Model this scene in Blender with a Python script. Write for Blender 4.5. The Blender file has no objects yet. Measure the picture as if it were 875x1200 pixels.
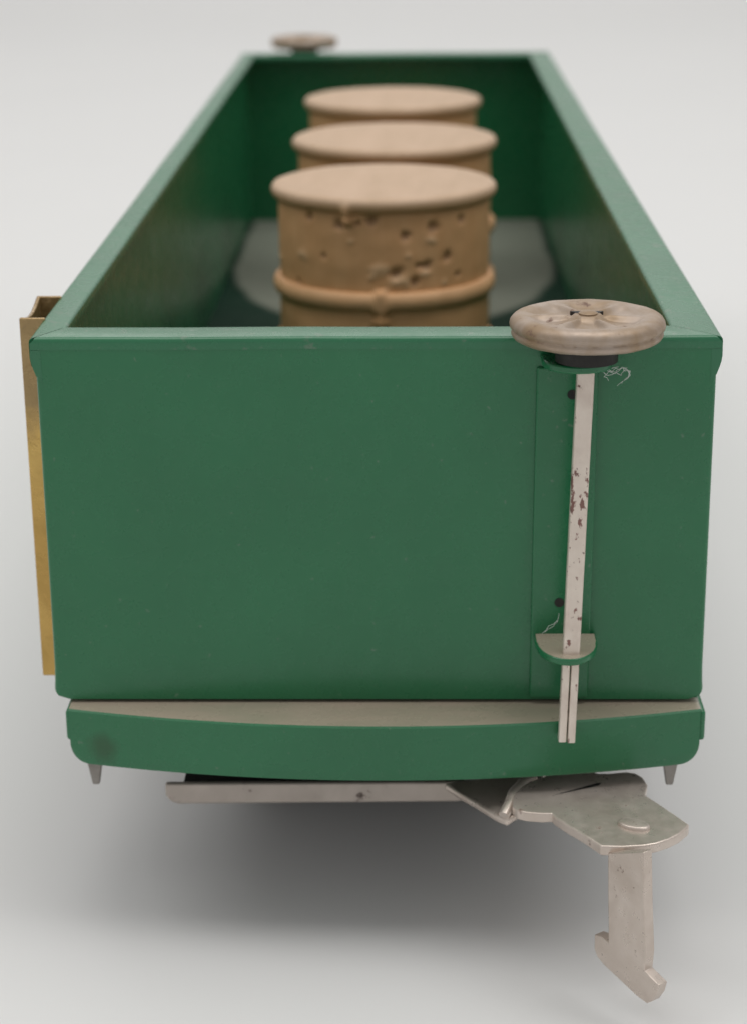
import bpy, bmesh, math, random
from mathutils import Vector, Matrix, noise
S = 0.001                      # everything below is written in millimetres
rng = random.Random(7)
scene = bpy.context.scene
COL = scene.collection
L, H, HW = 329.0, 49.0, 42.15   # car length, wall height, half width
GZ = -33.0                     # the sheet it stands on

# ------------------------------------------------------------------ materials
def nt(name):
    m = bpy.data.materials.new(name); m.use_nodes = True
    n = m.node_tree; n.nodes.clear()
    out = n.nodes.new('ShaderNodeOutputMaterial'); b = n.nodes.new('ShaderNodeBsdfPrincipled')
    n.links.new(b.outputs[0], out.inputs[0])
    return m, n, b
def N(n, t, **k):
    x = n.nodes.new(t)
    for a, v in k.items(): setattr(x, a, v)
    return x
def coords(n, scale=(1, 1, 1)):
    t = N(n, 'ShaderNodeTexCoord'); mp = N(n, 'ShaderNodeMapping')
    mp.inputs['Scale'].default_value = scale
    n.links.new(t.outputs['Object'], mp.inputs[0]); return mp.outputs[0]
def noise_tex(n, co, scale, detail=3, rough=.55, dist=0):
    t = N(n, 'ShaderNodeTexNoise'); t.inputs['Scale'].default_value = scale
    t.inputs['Detail'].default_value = detail; t.inputs['Roughness'].default_value = rough
    t.inputs['Distortion'].default_value = dist
    n.links.new(co, t.inputs['Vector']); return t.outputs[0]
def ramp(n, fac, stops):
    r = N(n, 'ShaderNodeValToRGB'); e = r.color_ramp.elements
    while len(e) < len(stops): e.new(.5)
    for k, (p, c) in enumerate(stops):
        e[k].position = p; e[k].color = (*c, 1) if not isinstance(c, (int, float)) else (c, c, c, 1)
    n.links.new(fac, r.inputs[0]); return r.outputs[0]
def mix(n, fac, a, b):
    m = N(n, 'ShaderNodeMix', data_type='RGBA')
    if isinstance(fac, (int, float)): m.inputs[0].default_value = fac
    else: n.links.new(fac, m.inputs[0])
    for s, v in ((6, a), (7, b)):
        if isinstance(v, tuple): m.inputs[s].default_value = (*v, 1)
        else: n.links.new(v, m.inputs[s])
    return m.outputs[2]
def math_(n, op, a, b=None, clamp=False):
    m = N(n, 'ShaderNodeMath', operation=op, use_clamp=clamp)
    for k, v in enumerate((a, b)):
        if v is None: continue
        if isinstance(v, (int, float)): m.inputs[k].default_value = v
        else: n.links.new(v, m.inputs[k])
    return m.outputs[0]
def bump(n, b, h, strength, dist):
    u = N(n, 'ShaderNodeBump'); u.inputs['Strength'].default_value = strength
    u.inputs['Distance'].default_value = dist
    n.links.new(h, u.inputs['Height']); n.links.new(u.outputs[0], b.inputs['Normal'])

def paint(name, base=(.014, .138, .055), rough=.27, worn=False, dust_or_patch=None):
    m, n, b = nt(name)
    co = coords(n)
    big = noise_tex(n, co, 45, 4); fine = noise_tex(n, co, 1500, 2); mid = noise_tex(n, co, 260, 4, .6)
    c = mix(n, ramp(n, big, [(.35, 0.), (.7, 1.)]), base, tuple(v * 1.14 for v in base))
    # dusty specks
    sp = noise_tex(n, co, 900, 2, .5)
    c = mix(n, math_(n, 'MULTIPLY', ramp(n, sp, [(.70, 0.), (.76, 1.)]), .35), c, (.22, .26, .21))
    if worn:   # paint rubbed thin and chipped along the folded rim
        a = ramp(n, noise_tex(n, co, 330, 5, .65), [(.60, 0.), (.66, 1.)])
        c = mix(n, math_(n, 'MULTIPLY', a, .40), c, (.16, .19, .15))
        d = ramp(n, noise_tex(n, coords(n, (1, 1, 2)), 210, 6, .7), [(.69, 0.), (.71, 1.)])
        c = mix(n, math_(n, 'MULTIPLY', d, .7), c, (.06, .035, .03))
    if dust_or_patch == 'top':      # beige dust lying on the flat upper faces, thinner toward the ends and the lip
        ge = N(n, 'ShaderNodeNewGeometry'); sx = N(n, 'ShaderNodeSeparateXYZ'); n.links.new(ge.outputs['Normal'], sx.inputs[0])
        f = ramp(n, sx.outputs[2], [(.80, 0.), (.97, 1.)])
        f = math_(n, 'MULTIPLY', f, ramp(n, noise_tex(n, coords(n, (.35, 1, 1)), 120, 4, .6), [(.28, .72), (.6, .97)]))
        tc = N(n, 'ShaderNodeTexCoord'); vd = N(n, 'ShaderNodeVectorMath', operation='DISTANCE'); n.links.new(tc.outputs['Object'], vd.inputs[0])
        vd.inputs[1].default_value = (-.0357, -.0034, .0279)      # greasy thumb mark above the left lug
        gm = math_(n, 'ADD', vd.outputs['Value'], math_(n, 'MULTIPLY', math_(n, 'SUBTRACT', noise_tex(n, co, 400, 3), .5), .0022))
        c = mix(n, math_(n, 'MULTIPLY', ramp(n, math_(n, 'MULTIPLY', gm, 100), [(.10, 1.), (.27, 0.)]), .6), c, (.018, .05, .014))
        c = mix(n, f, c, mix(n, noise_tex(n, co, 70, 3), (.40, .36, .28), (.47, .36, .29)))
    if dust_or_patch == 'floor':    # paler grey patch on the floor toward the far end, with a rounded front edge
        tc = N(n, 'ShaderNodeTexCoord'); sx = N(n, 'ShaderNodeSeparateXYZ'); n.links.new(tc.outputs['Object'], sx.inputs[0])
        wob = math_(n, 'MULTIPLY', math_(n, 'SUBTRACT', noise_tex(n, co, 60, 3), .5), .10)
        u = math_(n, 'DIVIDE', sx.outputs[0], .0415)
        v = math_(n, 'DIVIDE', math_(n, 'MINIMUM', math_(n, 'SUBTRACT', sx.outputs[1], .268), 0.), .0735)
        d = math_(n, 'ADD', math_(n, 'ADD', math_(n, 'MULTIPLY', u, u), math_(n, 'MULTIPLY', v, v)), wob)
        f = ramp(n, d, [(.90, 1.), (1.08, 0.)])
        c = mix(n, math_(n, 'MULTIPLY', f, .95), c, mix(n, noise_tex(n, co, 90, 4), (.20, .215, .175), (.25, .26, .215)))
    n.links.new(c, b.inputs['Base Color'])
    b.inputs['IOR'].default_value = 1.22 if dust_or_patch == 'floor' else 1.52
    n.links.new(ramp(n, mid, [(.3, rough - .06), (.75, rough + .1)]), b.inputs['Roughness'])
    h = math_(n, 'ADD', math_(n, 'MULTIPLY', fine, .12), math_(n, 'MULTIPLY', mid, .5))
    bump(n, b, h, .10, .00022)
    return m
def metal(name, c0, c1, spot, rough=.38, metallic=.85, spot_at=.66, scale=150, bd=.0003):
    m, n, b = nt(name)
    co = coords(n)
    a = noise_tex(n, co, scale, 5, .6, .4)
    c = mix(n, ramp(n, a, [(.35, 0.), (.65, 1.)]), c0, c1)
    s = noise_tex(n, co, scale * 3.2, 5, .65)
    mask = ramp(n, s, [(spot_at - .03, 0.), (spot_at + .04, 1.)])
    c = mix(n, mask, c, spot)
    n.links.new(c, b.inputs['Base Color'])
    n.links.new(math_(n, 'SUBTRACT', metallic, math_(n, 'MULTIPLY', mask, metallic * .8)), b.inputs['Metallic'])
    n.links.new(ramp(n, s, [(.3, rough - .08), (.7, rough + .2)]), b.inputs['Roughness'])
    h = math_(n, 'ADD', math_(n, 'MULTIPLY', a, .6), math_(n, 'MULTIPLY', s, .4))
    bump(n, b, h, .3, bd)
    return m
def wood(name):
    m, n, b = nt(name)
    co = coords(n, (1, 1, .16))
    g = noise_tex(n, co, 420, 5, .6, .6); big = noise_tex(n, coords(n), 60, 3)
    c = mix(n, ramp(n, g, [(.3, 0.), (.7, 1.)]), (.72, .385, .175), (.78, .445, .22))
    c = mix(n, math_(n, 'MULTIPLY', ramp(n, big, [(.4, 0.), (.7, 1.)]), .35), c, (.50, .29, .13))
    at = N(n, 'ShaderNodeAttribute', attribute_name='dirt')
    c = mix(n, math_(n, 'MULTIPLY', at.outputs['Fac'], .6), c, (.15, .07, .03))
    ch = N(n, 'ShaderNodeAttribute', attribute_name='chip')
    c = mix(n, math_(n, 'MULTIPLY', ch.outputs['Fac'], .8), c, (.72, .46, .26))
    ld = N(n, 'ShaderNodeAttribute', attribute_name='lid')
    c = mix(n, math_(n, 'MULTIPLY', ld.outputs['Fac'], .85), c, mix(n, ramp(n, noise_tex(n, coords(n, (1, .3, 1)), 260, 5, .6, .5), [(.3, 0.), (.7, 1.)]), (.435, .315, .21), (.51, .375, .265)))
    n.links.new(c, b.inputs['Base Color'])
    b.inputs['Roughness'].default_value = .55
    bump(n, b, math_(n, 'ADD', g, math_(n, 'MULTIPLY', noise_tex(n, coords(n), 500, 4), .6)), .35, .0003)
    return m

GREEN = paint('green_paint'); RIMP = paint('worn_green_paint', (.022, .142, .065), .26, True)
DUSTY = paint('dusty_green_paint', dust_or_patch='top'); FLOORP = paint('shaded_floor_paint', (.006, .030, .017), .6, dust_or_patch='floor')  # floor green darkened: the shade inside the car is put into its colour
NICKEL = metal('aged_nickel', (.55, .47, .41), (.66, .58, .52), (.20, .13, .10), .30, .55, .66)
STAFFM = metal('spotted_steel', (.66, .57, .50), (.76, .68, .60), (.10, .035, .028), .42, .55, .665, 220)
WHEELM = metal('worn_brass_wheel', (.32, .225, .14), (.44, .365, .31), (.18, .11, .08), .46, .5, .64, 130)
BRASS = metal('brass', (.47, .30, .095), (.60, .41, .14), (.30, .19, .08), .22, .95, .70, 60, .003)
RUSTY = metal('rusty_plated_steel', (.40, .35, .31), (.50, .44, .40), (.10, .07, .06), .45, .5, .64, 75)
BLACK = metal('blackened_steel', (.02, .02, .02), (.035, .033, .03), (.05, .03, .025), .5, .5)
STEEL = metal('dull_steel', (.22, .20, .18), (.30, .28, .26), (.10, .07, .05), .45, .8)
n_ = BRASS.node_tree; b_ = next(x for x in n_.nodes if x.type == 'BSDF_PRINCIPLED'); src = b_.inputs['Base Color'].links[0].from_socket
tc_ = N(n_, 'ShaderNodeTexCoord'); sp_ = N(n_, 'ShaderNodeSeparateXYZ'); n_.links.new(tc_.outputs['Object'], sp_.inputs[0])
zz_ = math_(n_, 'ADD', sp_.outputs[2], math_(n_, 'MULTIPLY', noise_tex(n_, coords(n_), 130, 3), .016))
tm_ = ramp(n_, math_(n_, 'MULTIPLY', zz_, 10), [(.755, 0.), (.80, 1.)])    # browned upper third
n_.links.new(mix(n_, math_(n_, 'MULTIPLY', tm_, .6), src, (.27, .19, .12)), b_.inputs['Base Color'])
n_.links.new(math_(n_, 'SUBTRACT', .9, math_(n_, 'MULTIPLY', tm_, .45)), b_.inputs['Metallic'])
n_ = STAFFM.node_tree; b_ = next(x for x in n_.nodes if x.type == 'BSDF_PRINCIPLED'); src = b_.inputs['Base Color'].links[0].from_socket
tc_ = N(n_, 'ShaderNodeTexCoord'); sp_ = N(n_, 'ShaderNodeSeparateXYZ'); n_.links.new(tc_.outputs['Object'], sp_.inputs[0])
zn_ = ramp(n_, math_(n_, 'MULTIPLY', sp_.outputs[2], 10), [(.565, 0.), (.60, 1.), (.655, 1.), (.69, 0.)])
sn_ = noise_tex(n_, coords(n_, (1, 1, .55)), 900, 4, .6)
st_ = ramp(n_, math_(n_, 'ADD', sn_, math_(n_, 'MULTIPLY', zn_, .10)), [(.645, 0.), (.685, 1.)])
rd_ = mix(n_, noise_tex(n_, coords(n_), 300, 2), (.05, .022, .018), (.24, .05, .04))
n_.links.new(mix(n_, math_(n_, 'MULTIPLY', st_, .85), src, rd_), b_.inputs['Base Color'])
WOOD = wood('turned_wood')
m, n, b = nt('white_sheet')
co = coords(n)
n.links.new(mix(n, noise_tex(n, co, 14, 4), (.715, .715, .71), (.735, .735, .73)), b.inputs['Base Color'])
b.inputs['Roughness'].default_value = .75
bump(n, b, noise_tex(n, co, 900, 3), .06, .0003)
SHEET = m
m, n, b = nt('lint'); b.inputs['Base Color'].default_value = (.62, .66, .62, 1); b.inputs['Roughness'].default_value = .7
LINT = m

# ------------------------------------------------------------------ mesh helpers
def obj(name, bm, mat, parent=None, smooth=30, bevel=0, seg=2, sub=0):
    me = bpy.data.meshes.new(name)
    bmesh.ops.recalc_face_normals(bm, faces=bm.faces[:])
    for v in bm.verts: v.co *= S
    bm.to_mesh(me); bm.free()
    o = bpy.data.objects.new(name, me); COL.objects.link(o); me.materials.append(mat)
    if bevel:
        md = o.modifiers.new('bevel', 'BEVEL'); md.width = bevel * S; md.segments = seg
        md.limit_method = 'ANGLE'; md.angle_limit = math.radians(35)
    for p in me.polygons: p.use_smooth = True
    me.set_sharp_from_angle(angle=math.radians(smooth))
    if parent: o.parent = parent
    return o
def empty(name, loc=(0, 0, 0), parent=None):
    o = bpy.data.objects.new(name, None); COL.objects.link(o)
    o.location = Vector(loc) * S; o.empty_display_size = .01
    if parent: o.parent = parent
    return o
def box(bm, x0, x1, y0, y1, z0, z1):
    r = bmesh.ops.create_cube(bm, size=1)
    for v in r['verts']:
        v.co = Vector(((x0 + x1) / 2 + v.co.x * (x1 - x0), (y0 + y1) / 2 + v.co.y * (y1 - y0), (z0 + z1) / 2 + v.co.z * (z1 - z0)))
def prism(bm, pts, vec):
    """closed outline pts (3-D), extruded along vec"""
    a = [bm.verts.new(Vector(p)) for p in pts]; c = [bm.verts.new(Vector(p) + Vector(vec)) for p in pts]
    k = len(pts)
    bm.faces.new(a); bm.faces.new(c[::-1])
    for i in range(k): bm.faces.new((a[i], c[i], c[(i + 1) % k], a[(i + 1) % k]))
def lathe(bm, prof, cx=0, cy=0, segs=96, axis='Z'):
    rings = []
    for r, z in prof:
        if r < 1e-6: rings.append([bm.verts.new((cx, cy, z))]); continue
        rings.append([bm.verts.new((cx + r * math.cos(2 * math.pi * i / segs), cy + r * math.sin(2 * math.pi * i / segs), z)) for i in range(segs)])
    for a, c in zip(rings, rings[1:]):
        for i in range(segs):
            j = (i + 1) % segs
            if len(a) == 1 and len(c) == 1: continue
            if len(a) == 1: bm.faces.new((a[0], c[i], c[j]))
            elif len(c) == 1: bm.faces.new((a[i], a[j], c[0]))
            else: bm.faces.new((a[i], a[j], c[j], c[i]))
    if axis == 'X':
        for v in bm.verts: v.co = Vector((v.co.z, v.co.x, v.co.y))
def tube(bm, pts, r, segs=8):
    rings = []
    for i, p in enumerate(pts):
        p = Vector(p); t = (Vector(pts[min(i + 1, len(pts) - 1)]) - Vector(pts[max(i - 1, 0)])).normalized()
        u = t.orthogonal().normalized(); w = t.cross(u)
        rings.append([bm.verts.new(p + r * (u * math.cos(2 * math.pi * k / segs) + w * math.sin(2 * math.pi * k / segs))) for k in range(segs)])
    for a, c in zip(rings, rings[1:]):
        for k in range(segs): bm.faces.new((a[k], a[(k + 1) % segs], c[(k + 1) % segs], c[k]))
    bm.faces.new(rings[0][::-1]); bm.faces.new(rings[-1])
def tag(o, label, cat, group=None, kind=None):
    o['label'] = label; o['category'] = cat
    if group: o['group'] = group
    if kind: o['kind'] = kind

# ------------------------------------------------------------------ the sheet
bm = bmesh.new()
prof = [(-1500, 0), (1300, 0)] + [(1300 + 500 * math.sin(a), 500 - 500 * math.cos(a)) for a in [math.radians(6 * k) for k in range(1, 16)]] + [(1800, 1500)]
rows = [[bm.verts.new((x, y, GZ + z)) for x in (-3500, 3500)] for y, z in prof]
for a, c in zip(rows, rows[1:]): bm.faces.new((a[0], a[1], c[1], c[0]))
sheet = obj('ground', bm, SHEET, smooth=60)
sheet['kind'] = 'structure'; sheet['label'] = 'white photo sheet under and behind the toy car'

# ------------------------------------------------------------------ toy gondola
car = empty('toy_gondola', (0, 0, GZ))
tag(car, 'green tin toy gondola car with open top and brake wheel, resting on a white sheet', 'toy car')
root = car
ORG = Vector((0, 0, GZ))
def part(name, bm, mat, parent=None, **k):
    """mesh written in scene millimetres, parented under the car (or one of its parts)"""
    for v in bm.verts: v.co -= ORG
    return obj(name, bm, mat, parent or root, **k)

# body shell: one folded sheet with rounded corners
def loop(hw, y0, y1, r, m=6):
    p = []
    for cx, cy, a0 in ((hw - r, y0 + r, -90), (hw - r, y1 - r, 0), (-hw + r, y1 - r, 90), (-hw + r, y0 + r, 180)):
        for k in range(m + 1):
            a = math.radians(a0 + 90 * k / m); p.append((cx + r * math.cos(a), cy + r * math.sin(a)))
    return p
def dens(p):
    out = []
    for i in range(len(p)):
        a, c = Vector(p[i]), Vector(p[(i + 1) % len(p)]); d = (c - a).length; k = max(1, int(d / 1.2)) if d > 5 and abs(a.y - c.y) < 1 else max(1, int(d / 12))
        for j in range(k): out.append(a.lerp(c, j / k))
    return out
bm = bmesh.new()
zs = [.45, .8, 1.4, 2.4, 3.6, 5, 10, 20, 30, 40, 47.6]
rr = 2.0
def wall_rows(off):
    base = dens(loop(HW, 0, L, .6))
    rows = []
    for z in zs:
        row = []
        for p in base:
            x, y = p.x, p.y
            fl = .16 * max(0, 1 - z / 5) ** 1.0 if z < 5 else 0
            nx = 1 if x > HW - 1.2 else -1 if x < -HW + 1.2 else 0
            ny = -1 if y < 1.2 else 1 if y > L - 1.2 else 0
            x2 = x + nx * (fl if off == 0 else 0) - nx * off - nx * .10 * min(1, z / 42); y2 = y - ny * off
            # rounded lower corners of the end panels
            d = abs(x) - (HW - rr)
            zb = 0
            if d > 0 : zb = rr - math.sqrt(max(0, rr * rr - min(d, rr) ** 2))
            zz = max(z, zb) if z < 3 else z
            if z < 3: zz = z + zb * (1 - z / 3) * .95
            if ny and 0 < z < 46: y2 += ny * (.16 * max(0, 1 - z / 40) * math.sin(x * .05 + 1) * math.sin(z * .07))
            row.append(bm.verts.new((x2, y2, zz)))
        rows.append(row)
    return rows
A = wall_rows(0); B = wall_rows(.55)
k = len(A[0])
for R_ in (A, B):
    for a, c in zip(R_, R_[1:]):
        for i in range(k): bm.faces.new((a[i], a[(i + 1) % k], c[(i + 1) % k], c[i]))
for e in (0, -1):
    for i in range(k): bm.faces.new((A[e][i], A[e][(i + 1) % k], B[e][(i + 1) % k], B[e][i]))
body = part('wall_panel', bm, GREEN, smooth=40)

# folded rim: four mitred lengths
def rim_profile(out, w):   # (offset outward from the wall plane, z)
    p = [(out * .2, 45.0), (out * .75, 45.6), (out, 46.5), (out, 48.3)]
    for k in range(1, 5):
        a = math.radians(22.5 * k); p.append((out - .55 + .55 * math.cos(a), 48.45 + .55 * math.sin(a)))
    q = out - w
    for k in range(0, 4):
        a = math.radians(90 + 30 * k); p.append((q + .5 + .5 * math.cos(a), 48.5 + .5 * math.sin(a)))
    p += [(q + .05, 47.6), (q + .9, 47.5), (-.6, 47.4), (-.6, 45.0)]
    return p
bm = bmesh.new()
def rim_bar(p0, p1, nrm, out, w, out_side, w_side, w_side2=None):
    """p0->p1 along the wall plane; the ends are mitred"""
    p0, p1, nrm = Vector(p0), Vector(p1), Vector(nrm); d = (p1 - p0).normalized()
    prof = rim_profile(out, w)
    if out < .2: prof = [(out, 47.5) if z < 47 and o > 0 else (o, 47.5) if z < 47 else (o, z) for o, z in prof]; prof = prof[2:]
    ws2 = w_side2 or w_side
    ring = []
    nseg = max(2, int((p1 - p0).length / 8))
    for sidx in range(nseg + 1):
        t = sidx / nseg
        row = []
        for o, z in prof:
            s = o * (out_side / out) if o > 0 else o * ((w_side - out_side) / (w - out))
            s2 = s if o > 0 else o * ((ws2 - out_side) / (w - out))
            a = p0 + nrm * o - d * s; c = p1 + nrm * o + d * s2
            a += d * .04; c -= d * .04
            pt = a.lerp(c, t)
            wv = .10 * noise.noise(Vector((pt.x * .06, pt.y * .03, 3.1)))
            row.append(bm.verts.new((pt.x + wv * abs(nrm.x), pt.y + wv * abs(nrm.y), z + .12 * noise.noise(Vector((pt.x * .05, pt.y * .025, 9.7))))))
        ring.append(row)
    m_ = len(prof)
    for a, c in zip(ring, ring[1:]):
        for i in range(m_): bm.faces.new((a[i], a[(i + 1) % m_], c[(i + 1) % m_], c[i]))
    bm.faces.new(ring[0]); bm.faces.new(ring[-1][::-1])
OS, WL, WR, OE, WE = .48, 3.8, 5.8, .05, 6.0
rim_bar((-HW, 0, 0), (HW, 0, 0), (0, -1, 0), OE, WE, OS, WL, WR)
rim_bar((HW, L, 0), (-HW, L, 0), (0, 1, 0), OE, WE, OS, WR, WL)
rim_bar((-HW, L, 0), (-HW, 0, 0), (-1, 0, 0), OS, WL, OE, WE)
rim_bar((HW, 0, 0), (HW, L, 0), (1, 0, 0), OS, WR, OE, WE)
for sx in (-1, 1):      # folded-over corners, flush with the end panels
    for y0_, y1_ in ((-.03, .5), (L - .5, L + .03)):
        prism(bm, [(sx * x, y0_, z) for x, z in ((41.3, 47.49), (42.62, 47.49), (42.63, 46.6), (42.55, 45.9), (42.36, 45.2), (42.02, 44.2), (41.3, 43.4))], (0, y1_ - y0_, 0))
rim = part('rim', bm, RIMP, smooth=32)

bm = bmesh.new(); box(bm, -HW + .3, HW - .3, .35, L - .35, 1.2, 2.0)
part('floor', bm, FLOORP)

# end sill: curved plate with a ledge
def sill(sgn):
    bm = bmesh.new()
    xm, xh = .8, 41.0
    def yf(x): return -2.2 - 5.4 * (1 - ((x - xm) / xh) ** 2)
    xs = [xm - xh * math.cos(math.pi * k / 72) for k in range(73)]
    hs = 7.6
    rows = []
    r = 2.5
    for x in xs:
        d = abs(x - xm) - (xh - r)
        zb = -hs + (r - math.sqrt(max(0, r * r - d * d)) if d > 0 else 0)
        y = yf(x)
        pr = [(y + .25, .0), (y + .02, -.22), (y, -.5)] + [(y, -.5 + (zb + .5) * t) for t in (.25, .5, .75, .95)] + [(y + .15, zb), (y + .8, zb), (y + .8, -.9), (1.6, -.9), (1.6, 0)]
        rows.append([bm.verts.new((x, a if sgn < 0 else L - a, c - .05)) for a, c in pr])
    m_ = len(rows[0])
    for a, c in zip(rows, rows[1:]):
        for i in range(m_): bm.faces.new((a[i], a[(i + 1) % m_], c[(i + 1) % m_], c[i]))
    bm.faces.new(rows[0]); bm.faces.new(rows[-1][::-1])
    return part('end_sill', bm, DUSTY, smooth=40)
sill(-1); sill(1)
for s in (-1, 1):
    bm = bmesh.new(); box(bm, .9 + s * 40.6, .9 + s * 41.6, -2.0, L + 2.0, -4.6, -.35)
    part('side_sill', bm, GREEN, bevel=.4)
bm = bmesh.new(); box(bm, -39, 39, 1.5, L - 1.5, -2.2, -1.2); part('underframe', bm, BLACK)
for sy in (0, 1):
    for s in (-1, 1):   # pointed lugs folded below the frame
        bm = bmesh.new()
        y = 1.0 if sy == 0 else L - 1.8
        xc = .45 + s * 38.2
        prism(bm, [(xc - 1.3, y, -3), (xc + 1.3, y, -3), (xc + 1.1, y, -8.6), (xc + .45, y + .2, -12.6), (xc - .45, y + .2, -12.6), (xc - 1.1, y, -8.6)], (0, .9, 0))
        part('lug', bm, STEEL, bevel=.15)

# brake gear
def tab(z, cx, hw, out):
    bm = bmesh.new()
    pts = [(cx - hw, -.35, z), (cx - hw, -3.2, z)]
    for k in range(0, 13):
        a = math.radians(180 + 15 * k); pts.append((cx + hw * .98 * math.cos(a), -3.4 + (out - 3.4) * math.sin(a), z))
    pts += [(cx + hw, -3.2, z), (cx + hw, -.35, z)]
    # ring with a hole for the staff
    prism(bm, pts, (0, 0, -.95))
    return bm
def brake(parent_rot=None):
    st = empty('brake_stand', (0, 0, 0), root); 
    bm = bmesh.new()
    prism(bm, [(19.7, -.06, .9), (27.3, -.06, .9), (27.5, -.06, 45.2), (19.9, -.06, 45.2)], (0, -.5, 0))
    part('mounting_strip', bm, GREEN, st, bevel=.18)
    part('bracket', tab(9.9, 24.1, 3.95, 9.0), DUSTY, st, bevel=.22, smooth=40)
    part('bracket', tab(47.0, 24.6, 4.3, 7.0), GREEN, st, bevel=.22, smooth=40)
    for z, x in ((41.8, 24.3), (14.2, 23.3)):
        bm = bmesh.new(); lathe(bm, [(0, -.0), (.62, -.0), (.62, .05), (0, .05)], 0, 0, 24)
        for v in bm.verts: v.co = Vector((x + v.co.x, -.57 - v.co.z, z + v.co.y))
        part('hole', bm, BLACK, st)
    # staff: a split pin whose two prongs part below the bracket
    sf = None
    top, bot = Vector((25.6, -4.6, 50.6)), Vector((24.1, -7.3, -1.9))
    def at(z): 
        t = (z - bot.z) / (top.z - bot.z); return bot.lerp(top, t)
    bm = bmesh.new()
    def prong(x0, x1, za, zb, d0=-.8, d1=.8, m=24):
        rows = []
        for k in range(m + 1):
            c = at(za + (zb - za) * k / m); c = c + Vector((.04 * noise.noise(Vector((0, 0, c.z * .2))), 0, 0))
            w = (x1 - x0) / 2; xm = (x0 + x1) / 2; rc = min(w, .8) * .45
            row = []
            for sx, sy, a0 in ((1, -1, -90), (1, 1, 0), (-1, 1, 90), (-1, -1, 180)):
                for q in range(4):
                    a = math.radians(a0 + 30 * q)
                    row.append(bm.verts.new((c.x + xm + sx * (w - rc) + rc * math.cos(a), c.y + sy * (d1 - rc) + rc * math.sin(a), c.z)))
            rows.append(row)
        k_ = len(rows[0])
        for a, c in zip(rows, rows[1:]):
            for i in range(k_): bm.faces.new((a[i], a[(i + 1) % k_], c[(i + 1) % k_], c[i]))
        bm.faces.new(rows[0][::-1]); bm.faces.new(rows[-1])
    prong(-1.08, 1.08, 9.0, 50.2)
    prong(-1.06, -.07, -1.9, 9.05, m=8); prong(.07, 1.06, -2.0, 9.05, m=8)
    part('brake_staff', bm, STAFFM, st, smooth=35)
    # hand wheel, dished, with spokes pressed into the top
    bm = bmesh.new()
    R = 9.35
    segs = 160
    prof = [(0, .55), (.9, .55), (1.6, .5), (2.0, .1), (2.6, -.15), (3.4, -.25), (4.2, -.3), (5.0, -.3), (5.8, -.22), (6.4, .0), (6.9, .28), (7.5, .48), (8.1, .5), (8.6, .38), (9.0, .12), (9.25, -.25), (9.35, -.6), (9.3, -.95), (9.02, -1.2), (8.95, -1.35), (9.1, -1.55), (9.12, -1.85), (8.9, -2.2), (8.4, -2.45), (7.4, -2.55), (6, -2.4), (3, -2.2), (1.9, -2.2), (1.9, -2.9), (0, -2.9)]
    rings = []
    for r, z in prof:
        ring = []
        for i in range(segs):
            a = 2 * math.pi * i / segs
            zz = z
            if z > -.5 and 1.7 < r < 7.0 :   # spokes
                sp = max(0, math.cos(a * 6 + .5)) ** 2
                zz = z + (.42 - z) * sp * (1.0 if 2.4 < r < 6.6 else .45)
            nz = .05 * noise.noise(Vector((r * math.cos(a) * .55, r * math.sin(a) * .55, zz + 4)))
            rr_ = r * (1 + .004 * noise.noise(Vector((math.cos(a) * 2, math.sin(a) * 2, z * 2))))
            if r > 8.8: rr_ += .03 * noise.noise(Vector((math.cos(a) * 14, math.sin(a) * 14, z * 3)))
            ring.append(bm.verts.new((rr_ * math.cos(a), rr_ * math.sin(a), zz + nz)))
        rings.append(ring)
    for a, c in zip(rings, rings[1:]):
        for i in range(segs): 
            j = (i + 1) % segs; bm.faces.new((a[i], a[j], c[j], c[i]))
    bmesh.ops.remove_doubles(bm, verts=bm.verts[:], dist=1e-4)
    for v in bm.verts: v.co += Vector((25.55, -4.6, 52.4))
    wh = part('brake_wheel', bm, WHEELM, st, smooth=60)
    bm = bmesh.new(); lathe(bm, [(0, 50.4), (3.4, 50.4), (3.8, 50.0), (3.8, 47.25), (0, 47.25)], 25.55, -4.6, 40)
    part('collar', bm, BLACK, st)
    # staff end riveted over in the hub, with its slit
    bm = bmesh.new()
    lathe(bm, [(0, .32), (.8, .28), (1.15, .1), (1.15, -.4), (0, -.4)], 0, 0, 32)
    for v in bm.verts: v.co += Vector((25.6, -4.7, 53.0))
    part('staff_end', bm, WHEELM, wh)
    bm = bmesh.new()
    for s in (-1, 1):
        prism(bm, [(25.55 + s * .7, -3.1, 52.95), (25.55 + s * 2.0, -3.2, 52.95), (25.55 + s * 1.5, -3.9, 52.95), (25.55 + s * .9, -4.5, 52.95)], (0, 0, -.5))
    part('slot', bm, BLACK, wh)
    return st
near_brake = brake()
far_brake = near_brake.copy(); COL.objects.link(far_brake)
def kids(o): return [c for c in bpy.data.objects if c.parent == o]
def copy_kids(src, dst):
    for ch in kids(src):
        d = ch.copy(); COL.objects.link(d); d.parent = dst; copy_kids(ch, d)
copy_kids(near_brake, far_brake)
far_brake.rotation_euler = (0, 0, math.pi); far_brake.location = Vector((0, L, 0)) * S

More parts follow.
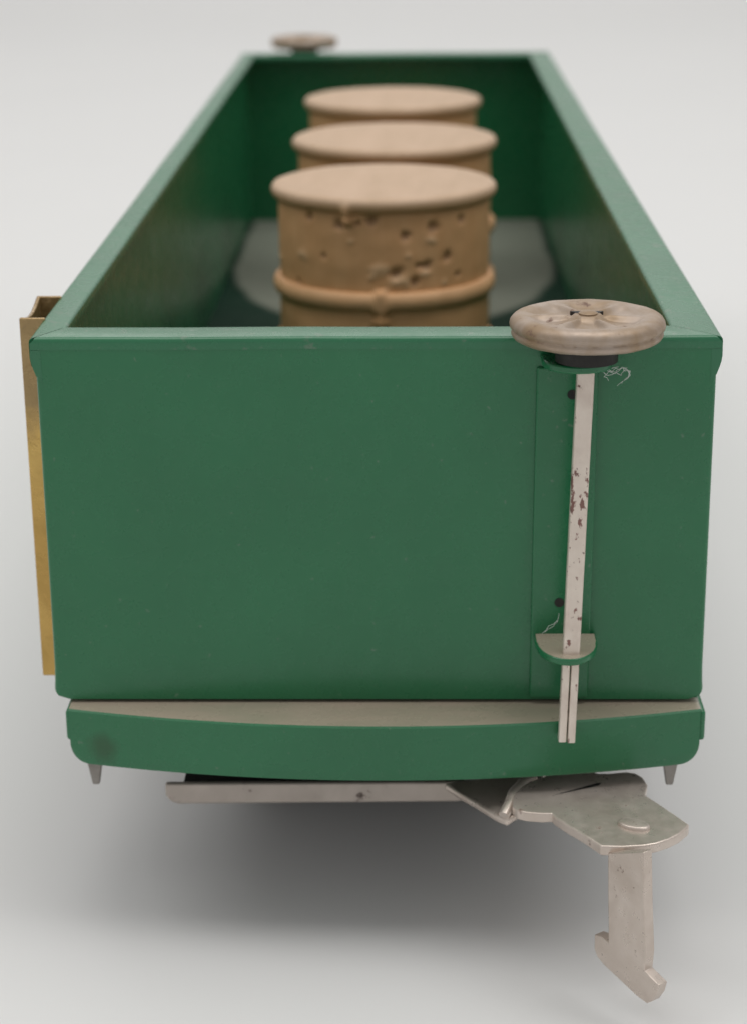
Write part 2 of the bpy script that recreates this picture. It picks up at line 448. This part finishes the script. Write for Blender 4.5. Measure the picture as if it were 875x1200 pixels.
# brass channel on the left wall by the near corner
def brass_channel(sx, y0, y1):
    bm = bmesh.new()
    xo, xi, th = 45.6, HW + .1, .5
    z0, z1 = -.4, 49.3
    def X(v): return sx * v
    for ya, yb in ((y0, y0 + th), (y1 - th, y1)):
        box(bm, X(xi), X(xo), ya, yb, z0, z1)
    # outer web with a dished top
    m_ = 16
    top = lambda t: z1 - 1.0 * math.sin(math.pi * t)
    n_r = 5
    ya, yb = y0 + th + .002, y1 - th - .002
    wz = [z0 + (z1 - 1.2 - z0) * k / n_r for k in range(n_r + 1)]
    pts = [(X(xo - th), ya, z0), (X(xo - th), yb, z0)] + [(X(xo - th), yb + (ya - yb) * k / m_, top(1 - k / m_)) for k in range(m_ + 1)]
    prism(bm, pts, (X(th), 0, 0))
    o = part('brass_channel', bm, BRASS, bevel=.18)
    return o
brass_channel(-1, 9.5, 22.5)

# trucks
def truck(yc, front):
    t = empty('truck', (0, 0, 0), root)
    for s in (-1, 1):
        bm = bmesh.new()
        x0, x1 = s * 27.5, s * 29.5
        prism(bm, [(x0, yc - 31, -14), (x0, yc - 31, -20), (x0, yc - 18, -24), (x0, yc - 10, -17), (x0, yc + 10, -17), (x0, yc + 18, -24), (x0, yc + 31, -20), (x0, yc + 31, -14), (x0, yc + 12, -11), (x0, yc - 12, -11)], (s * 2, 0, 0))
        part('side_frame', bm, BLACK, t, bevel=.4)
    bm = bmesh.new(); box(bm, -27.5, 27.5, yc - 8, yc + 8, -11.5, -10); lathe(bm, [(0, -2.3), (6, -2.3), (6, -10), (0, -10)], 0, yc, 32)
    part('bolster', bm, BLACK, t, bevel=.3)
    for sy in (-1, 1):
        ya = yc + sy * 21
        bm = bmesh.new(); tube(bm, [(-27.4, ya, -21.5), (27.4, ya, -21.5)], 1.2, 16); part('axle', bm, STEEL, t)
        for s in (-1, 1):
            bm = bmesh.new(); lathe(bm, [(0, 0), (8, 0), (9.6, .2), (10, .6), (10, 3.4), (11.4, 3.7), (11.4, 4.6), (0, 4.6)], 0, 0, 48, 'X')
            for v in bm.verts: v.co = Vector((s * (25.5 - v.co.x), ya + v.co.y, -21.5 + v.co.z))
            part('wheel', bm, STEEL, t)
    # plated cross bar below the end sill
    bm = bmesh.new()
    ye = 4.0 if front else L - 4.0
    d = 1 if front else -1
    zs_ = [(-27.6, 0), (-27.2, -.9), (-26.2, -1.4)]
    pts = [(-28.9, -13.9), (-28.9, -15.7), (-28.3, -16.6), (-27.2, -17.0), (10.5, -16.6), (12.5, -16.3), (12.5, -13.6)]
    prism(bm, [(x, ye, z) for x, z in pts], (0, d * .9, 0))
    part('cross_bar', bm, RUSTY, t, bevel=.3)
    bm = bmesh.new()
    box(bm, -26.5, 11.5, min(ye + d * .95, yc - d * 8), max(ye + d * .95, yc - d * 8), -14.9, -14.2)
    part('draw_plate', bm, BLACK, t)
    return t
truck(66, True); truck(L - 66, False)

# coupler on the near truck, swung to the right
cp = empty('coupler', (0, 0, 0), root)
bm = bmesh.new(); prism(bm, [(17.24, -9.75, -10.0), (17.49, -6.9, -10.0), (18.62, -4.24, -10.0), (20.03, -2.76, -10.0), (22.86, -0.51, -10.0), (25.45, 1.01, -10.0), (26.92, 1.01, -10.0), (27.89, 0.51, -10.0), (28.93, -0.5, -10.0), (30.5, -0.5, -10.0), (32.69, 0.01, -10.0), (33.99, -0.49, -10.0), (34.75, -1.74, -10.0), (35.09, -3.71, -10.0), (34.81, -5.17, -10.0), (34.43, -6.62, -10.0), (35.99, -9.23, -10.0), (37.6, -12.02, -10.0), (39.07, -14.75, -10.0), (38.82, -15.43, -10.0), (37.59, -17.22, -10.0), (36.04, -18.66, -10.0), (34.46, -19.64, -10.0), (32.94, -20.19, -10.0), (30.19, -20.53, -10.0), (27.59, -20.43, -10.0), (25.75, -17.48, -10.0), (23.63, -14.57, -10.0), (22.48, -12.75, -10.0), (22.11, -11.83, -10.0), (20.91, -11.95, -10.0), (18.88, -11.61, -10.0), (17.83, -11.03, -10.0)], (0, 0, -1.35)); plate = part('coupler_plate', bm, NICKEL, cp, bevel=.22, seg=3, smooth=40)
bm = bmesh.new(); prism(bm, [(28.40, -20.47, -10.97), (32.11, -25.23, -8.25), (32.42, -25.62, -15.10), (32.81, -26.11, -21.64), (32.70, -25.98, -24.10), (33.44, -26.93, -24.47), (34.27, -27.98, -24.87), (34.05, -27.70, -26.37), (33.55, -27.06, -27.74), (33.11, -26.50, -28.34), (32.00, -25.09, -28.17), (30.12, -22.67, -27.39), (28.39, -20.47, -26.70), (27.61, -19.47, -26.09), (27.25, -19.01, -25.27), (27.25, -19.00, -23.19), (28.01, -19.97, -22.97), (28.78, -20.96, -23.23), (28.70, -20.85, -20.27), (28.56, -20.67, -16.78)], (1.182, 0.923, 0)); part('hook', bm, NICKEL, cp, bevel=.12, smooth=40)
RV = (32.10, -15.23, -10.00)
bm = bmesh.new()
AX = Vector((math.sin(2.059489), math.cos(2.059489), 0)); SD = Vector((-AX.y, AX.x, 0))
rows = []
for k_, (sc, dz) in enumerate(((1.0, -.3), (1.0, .25), (.93, .42), (.8, .5), (.4, .55))):
    rows.append([bm.verts.new(Vector(RV) + AX * (2.1 * sc * math.cos(t_) + .0) + SD * (1.25 * sc * math.sin(t_)) + Vector((0, 0, dz))) for t_ in [2 * math.pi * i / 40 for i in range(40)]])
for a, c in zip(rows, rows[1:]):
    for i in range(40): bm.faces.new((a[i], a[(i + 1) % 40], c[(i + 1) % 40], c[i]))
bm.faces.new(rows[-1]); bm.faces.new(rows[0][::-1])
part('rivet', bm, NICKEL, cp, smooth=50)
bm = bmesh.new(); prism(bm, [(8.58, 0.31, -11.80), (13.25, 1.17, -11.60), (19.19, 2.15, -11.20), (22.41, 2.67, -11.20), (19.87, -5.99, -11.20), (18.08, -8.69, -11.40), (16.63, -9.50, -12.20), (15.17, -7.72, -12.40), (12.87, -4.01, -12.60), (10.48, -0.99, -12.40)], (0, 0, -1.1)); part('coupler_arm', bm, NICKEL, cp, bevel=.4, seg=3, smooth=40)
bm = bmesh.new(); prism(bm, [(22.54, -6.93, -9.98), (28.72, -4.13, -9.98), (29.13, -3.27, -9.98), (28.56, -3.40, -9.98)], (0, 0, -.2)); part('slit', bm, BLACK, cp)
bm = bmesh.new(); tube(bm, [(20.38, -0.81, -10.60), (18.93, -2.71, -10.40), (17.57, -5.44, -10.50), (16.91, -7.82, -11.00), (16.21, -9.10, -11.80)], .75, 12); part('fold', bm, NICKEL, cp, smooth=60)


# ------------------------------------------------------------------ barrels
PITS = [(-1.972, 42.28, 1.1), (-1.671, 43.13, 1.1), (-1.36, 40.33, 1.0), (-1.093, 41.64, 1.1), (-0.765, 42.42, 0.9), (-0.944, 35.99, 1.0), (-1.163, 34.9, 0.9), (-1.448, 33.7, 1.2), (-1.28, 32.16, 1.0), (-2.307, 43.02, 0.8), (-0.806, 32.53, 0.6), (-1.238, 34.87, 0.6), (-2.14, 36.36, 0.5), (-1.806, 42.61, 0.6), (-2.488, 30.77, 0.5)]
CHIPS = [(-2.399, 36.03, 1.3), (-1.604, 34.5, 1.5), (-1.417, 32.15, 1.7), (-1.102, 39.22, 1.0), (-1.18, 33.4, 1.0), (-2.87, 33.8, 1.0), (-1.668, 33.12, 0.8), (-1.336, 36.81, 0.5), (-1.857, 39.39, 0.6), (-0.972, 31.43, 0.8)]
def barrel(name, cx, cy, R, seed, detailed, rot=0):
    r_ = random.Random(seed)
    z0, z1 = 2.05, 47.0
    hgt = z1 - z0
    prof = []
    def add(r, z): prof.append((r, z))
    Rb = R - 1.35      # stave radius
    add(0, z0); add(R - .6, z0); add(R, z0 + .5); add(R, z0 + 1.9); add(R - .5, z0 + 2.5); add(Rb, z0 + 2.8)
    def run(za, zb, m):
        for k in range(1, m): add(Rb + .12 * math.sin(math.pi * k / m), za + (zb - za) * k / m)
    h1, h2 = z0 + 15.5, 28.6
    def hoop(zc):
        add(Rb, zc - 1.7); add(R - .7, zc - 1.5); add(R - .25, zc - 1.0); add(R - .05, zc); add(R - .25, zc + 1.0); add(R - .7, zc + 1.5); add(Rb, zc + 1.7)
    run(z0 + 2.8, h1 - 1.7, 14); hoop(h1); run(h1 + 1.7, h2 - 1.7, 14); hoop(h2)
    run(h2 + 1.7, z1 - 2.9, 34)
    add(Rb, z1 - 2.8); add(R - .7, z1 - 2.45); add(R - .15, z1 - 1.8); add(R, z1 - 1.2); add(R - .1, z1 - .6); add(R - .45, z1 - .2); add(R - 1.1, z1)
    for k in range(1, 9): add((R - 1.1) * (1 - k / 9), z1 - .03)
    add(0, z1 - .03)
    segs = 300 if detailed else 128
    bm = bmesh.new()
    lathe(bm, prof, 0, 0, segs)
    dl = bm.verts.layers.float.new('dirt'); cl = bm.verts.layers.float.new('chip'); ll = bm.verts.layers.float.new('lid')
    pits = PITS if detailed else [(r_.uniform(0, 6.28), r_.uniform(8, 42), r_.uniform(.5, .9)) for _ in range(14)]
    chips = CHIPS if detailed else []
    for v in bm.verts:
        rad = math.hypot(v.co.x, v.co.y)
        if v.co.z > z1 - 1.9: v[ll] = min(1, (v.co.z - z1 + 1.9) / 1.2)
        if rad < 1: continue
        a = math.atan2(v.co.y, v.co.x); z = v.co.z
        if abs(rad - Rb) < .5 or (rad > Rb and z < z1 - .3):
            dr = .10 * noise.noise(Vector((a * 5, z * .3, seed)))
            for pa, pz, pr in pits:
                da = (a - pa + math.pi) % (2 * math.pi) - math.pi
                wob = 1 + .5 * noise.noise(Vector((a * 20, z * 1.2, seed + 3)))
                q = math.hypot(da * Rb, (z - pz) * 1.1) / (pr * wob)
                if q < 1.3:
                    f = max(0, 1 - q / 1.3); dr -= .8 * f; v[dl] = max(v[dl], min(1, f * 1.7))
            for pa, pz, pr in chips:
                da = (a - pa + math.pi) % (2 * math.pi) - math.pi
                wob = 1 + .7 * noise.noise(Vector((a * 16, z * 1.0, seed + 8)))
                q = math.hypot(da * Rb, (z - pz) * 1.5) / (pr * 1.35 * wob)
                if q < 1: dr += .35 * (1 - q); v[cl] = max(v[cl], min(1, 2 * (1 - q)))
            f = (rad + dr) / rad
            v.co.x *= f; v.co.y *= f
        if z1 - 3 < v.co.z < z1 - .3 or (rad > Rb + .55 and v.co.z < z1 - 3): v[cl] = max(v[cl], .45 * min(1, max(0, (rad - Rb - .4) / .8)))
        v.co.z += .06 * noise.noise(Vector((v.co.x * .15, v.co.y * .15, seed)))
    if detailed:
        for v in bm.verts:      # drip of glue over the upper hoop and one on the lid edge
            rad = math.hypot(v.co.x, v.co.y); a = math.atan2(v.co.y, v.co.x)
            if rad < Rb - 1: continue
            for pa, zlo, zhi, w, d in DRIPS:
                da = (a - pa + math.pi) % (2 * math.pi) - math.pi
                if zlo - 1 < v.co.z < zhi + 1:
                    t = min(1, max(0, min(v.co.z - zlo + .6, zhi + .6 - v.co.z)) / .8)
                    g = math.exp(-(da * Rb / (w * (.75 + .45 * noise.noise(Vector((0, v.co.z * .9, 2)))))) ** 2) * t
                    tgt = max(rad, R + d)
                    f = (rad + (tgt - rad) * g) / rad; v.co.x *= f; v.co.y *= f; v[cl] = max(v[cl], .0)
                    v[dl] = max(v[dl], .28 * g)
    for v in bm.verts: v.co.z -= z0
    o = obj(name, bm, WOOD, smooth=50)
    o.location = Vector((cx, cy, z0)) * S; o.rotation_euler.z = rot
    return o
DRIPS = [(-1.59, 24.5, 30.5, 1.3, 0.55), (-1.894, 42.6, 45.9, 1.0, 0.45)]
G = 'wooden barrels standing in the gondola'
tag(barrel('barrel', -.6, 127, 20.6, 1, True), 'tan wooden barrel with pitted side and glue drips, nearest the brake wheel', 'barrel', G)
tag(barrel('barrel', .9, 183, 21.4, 2, False), 'tan wooden barrel in the middle, between the pitted barrel and the rear one', 'barrel', G)
tag(barrel('barrel', 0, 247, 21.2, 3, False), 'tan wooden barrel standing last in the row, nearest the far end wall', 'barrel', G)

# ------------------------------------------------------------------ lint
def fibre(strands, r, label):
    base = Vector(strands[0][0]); bm = bmesh.new()
    for pts in strands:
        q = [Vector(p) - base for p in pts]; out = []
        for i in range(len(q) - 1):
            p0, p1, p2, p3 = q[max(i - 1, 0)], q[i], q[i + 1], q[min(i + 2, len(q) - 1)]
            for k in range(6):
                t = k / 6
                out.append(.5 * ((2 * p1) + (p2 - p0) * t + (2 * p0 - 5 * p1 + 4 * p2 - p3) * t * t + (3 * p1 - p0 - 3 * p2 + p3) * t ** 3))
        out.append(q[-1]); tube(bm, out, r, 5)
    o = obj('lint_fibre', bm, LINT, smooth=80); o.location = base * S
    tag(o, label, 'lint')
fibre([[(26.24, -5.64, 47.03), (26.80, -5.33, 46.65), (27.43, -5.11, 46.51), (27.74, -4.85, 46.19), (28.37, -4.48, 45.76), (29.08, -4.33, 45.47), (29.27, -4.08, 45.80), (29.74, -4.04, 46.00), (30.05, -3.77, 46.00), (30.35, -3.44, 45.82), (30.81, -3.05, 45.52), (30.84, -2.98, 45.24), (31.11, -2.61, 44.78), (30.73, -2.44, 44.45), (30.40, -2.08, 44.01), (30.17, -1.82, 43.57)], [(27.07, -5.02, 46.02), (27.61, -4.51, 45.72), (28.10, -4.09, 45.21), (28.55, -3.77, 45.16), (28.84, -3.60, 45.17), (29.49, -3.42, 45.48), (29.81, -3.39, 45.74), (29.96, -3.33, 46.00), (30.51, -3.20, 45.82), (30.79, -3.28, 45.39), (31.05, -2.93, 45.44), (30.89, -2.71, 44.54), (30.46, -2.47, 44.13), (30.24, -2.01, 43.84), (29.88, -1.93, 43.53), (29.71, -1.49, 43.17)], [(25.67, -5.78, 46.68), (26.14, -5.54, 46.67), (26.90, -5.34, 46.66), (27.39, -5.11, 46.54), (27.79, -4.81, 46.47), (28.31, -4.40, 46.23), (28.75, -4.49, 46.21), (28.99, -4.36, 46.23), (29.49, -4.12, 46.26)], [(28.52, -2.23, 44.02), (28.27, -2.70, 44.51), (27.95, -3.07, 44.72), (27.83, -3.42, 44.81), (28.11, -3.63, 45.20), (28.48, -3.63, 45.58), (28.63, -3.82, 45.61), (29.17, -3.43, 45.40), (29.92, -3.36, 45.00), (30.00, -3.06, 45.13), (30.26, -3.04, 45.44), (30.67, -2.82, 45.83)], [(26.59, -5.61, 47.00), (27.23, -5.33, 46.77), (27.41, -5.07, 46.27), (28.29, -4.65, 46.01), (28.70, -4.40, 45.79), (29.15, -4.08, 46.04), (29.62, -3.90, 45.90), (30.12, -3.61, 45.98), (30.27, -3.45, 45.59), (30.94, -3.14, 45.49), (30.83, -2.92, 44.74), (30.78, -2.52, 44.43), (30.53, -2.22, 44.19), (30.25, -1.75, 43.73)]], 0.036, 'pale curl of lint caught just under the brake wheel')
fibre([[(21.07, -2.10, 10.59), (21.61, -1.78, 10.88), (21.87, -1.62, 11.31), (22.37, -1.29, 11.46), (22.90, -1.01, 11.53), (23.17, -0.83, 12.01), (23.29, -0.74, 12.79)], [(21.46, -1.96, 10.70), (21.74, -1.70, 10.90), (21.95, -1.60, 11.00), (22.57, -1.44, 11.32), (22.68, -1.41, 11.71), (23.08, -1.01, 11.93)]], 0.034, 'short pale hair of lint lying above the lower brake bracket')


# ------------------------------------------------------------------ light
w = bpy.data.worlds.new('World'); scene.world = w; w.use_nodes = True
bg = w.node_tree.nodes['Background']
bg.inputs[0].default_value = (1, .99, .98, 1); bg.inputs[1].default_value = .45
def area(name, loc, target, size, power, col=(1, 1, 1), size_y=None, shape='RECTANGLE'):
    l = bpy.data.lights.new(name, 'AREA'); l.energy = power; l.color = col; l.shape = shape
    l.size = size; l.size_y = size_y or size
    o = bpy.data.objects.new(name, l); COL.objects.link(o); o.location = loc
    o.rotation_euler = (Vector(target) - Vector(loc)).to_track_quat('-Z', 'Y').to_euler()
    return o
KEY, BACK, SIDE = 16.5, 2.1, 2.3
area('lamp_panel', (.08, .14, 2.0), (0, .14, 0), 1.5, KEY, (1, .985, .96), 1.4)
for sx_ in (-1, 1): area('side_lamp', (sx_ * .62, -.05, 1.0), (0, .15, 0), .5, SIDE, (1, .99, .97))
area('back_panel', (0, 1.5, .78), (0, .1, .0), 1.3, BACK, (1, .99, .98), .55)  # unseen panel added behind the car to give the rim tops sheen

# ------------------------------------------------------------------ camera
cam = bpy.data.cameras.new('camera'); co_ = bpy.data.objects.new('camera', cam); COL.objects.link(co_)
f, cx, cy, cz, p, y, r = 2335.537, 4.5794, -238.518, 108.185, .3306038, -.0206728, -.0083735
cp_, sp_, cyw, syw = math.cos(p), math.sin(p), math.cos(y), math.sin(y)
fwd = Vector((syw * cp_, cyw * cp_, -sp_)); ri = Vector((cyw, -syw, 0)); up = ri.cross(fwd)
ri2 = ri * math.cos(r) + up * math.sin(r); up2 = -ri * math.sin(r) + up * math.cos(r)
M = Matrix((ri2, up2, -fwd)).transposed().to_4x4(); M.translation = Vector((cx, cy, cz)) * S
co_.matrix_world = M
cam.sensor_fit = 'VERTICAL'; cam.sensor_height = 36; cam.lens = f / 1200 * 36
cam.clip_start = .005; cam.clip_end = 50
cam.dof.use_dof = True; cam.dof.focus_distance = .239; cam.dof.aperture_fstop = 30
scene.camera = co_
scene.view_settings.view_transform = 'Standard'; scene.view_settings.look = 'None'
scene.view_settings.exposure = 0; scene.view_settings.gamma = 1
scene.render.engine = 'CYCLES'
scene.cycles.max_bounces = 8
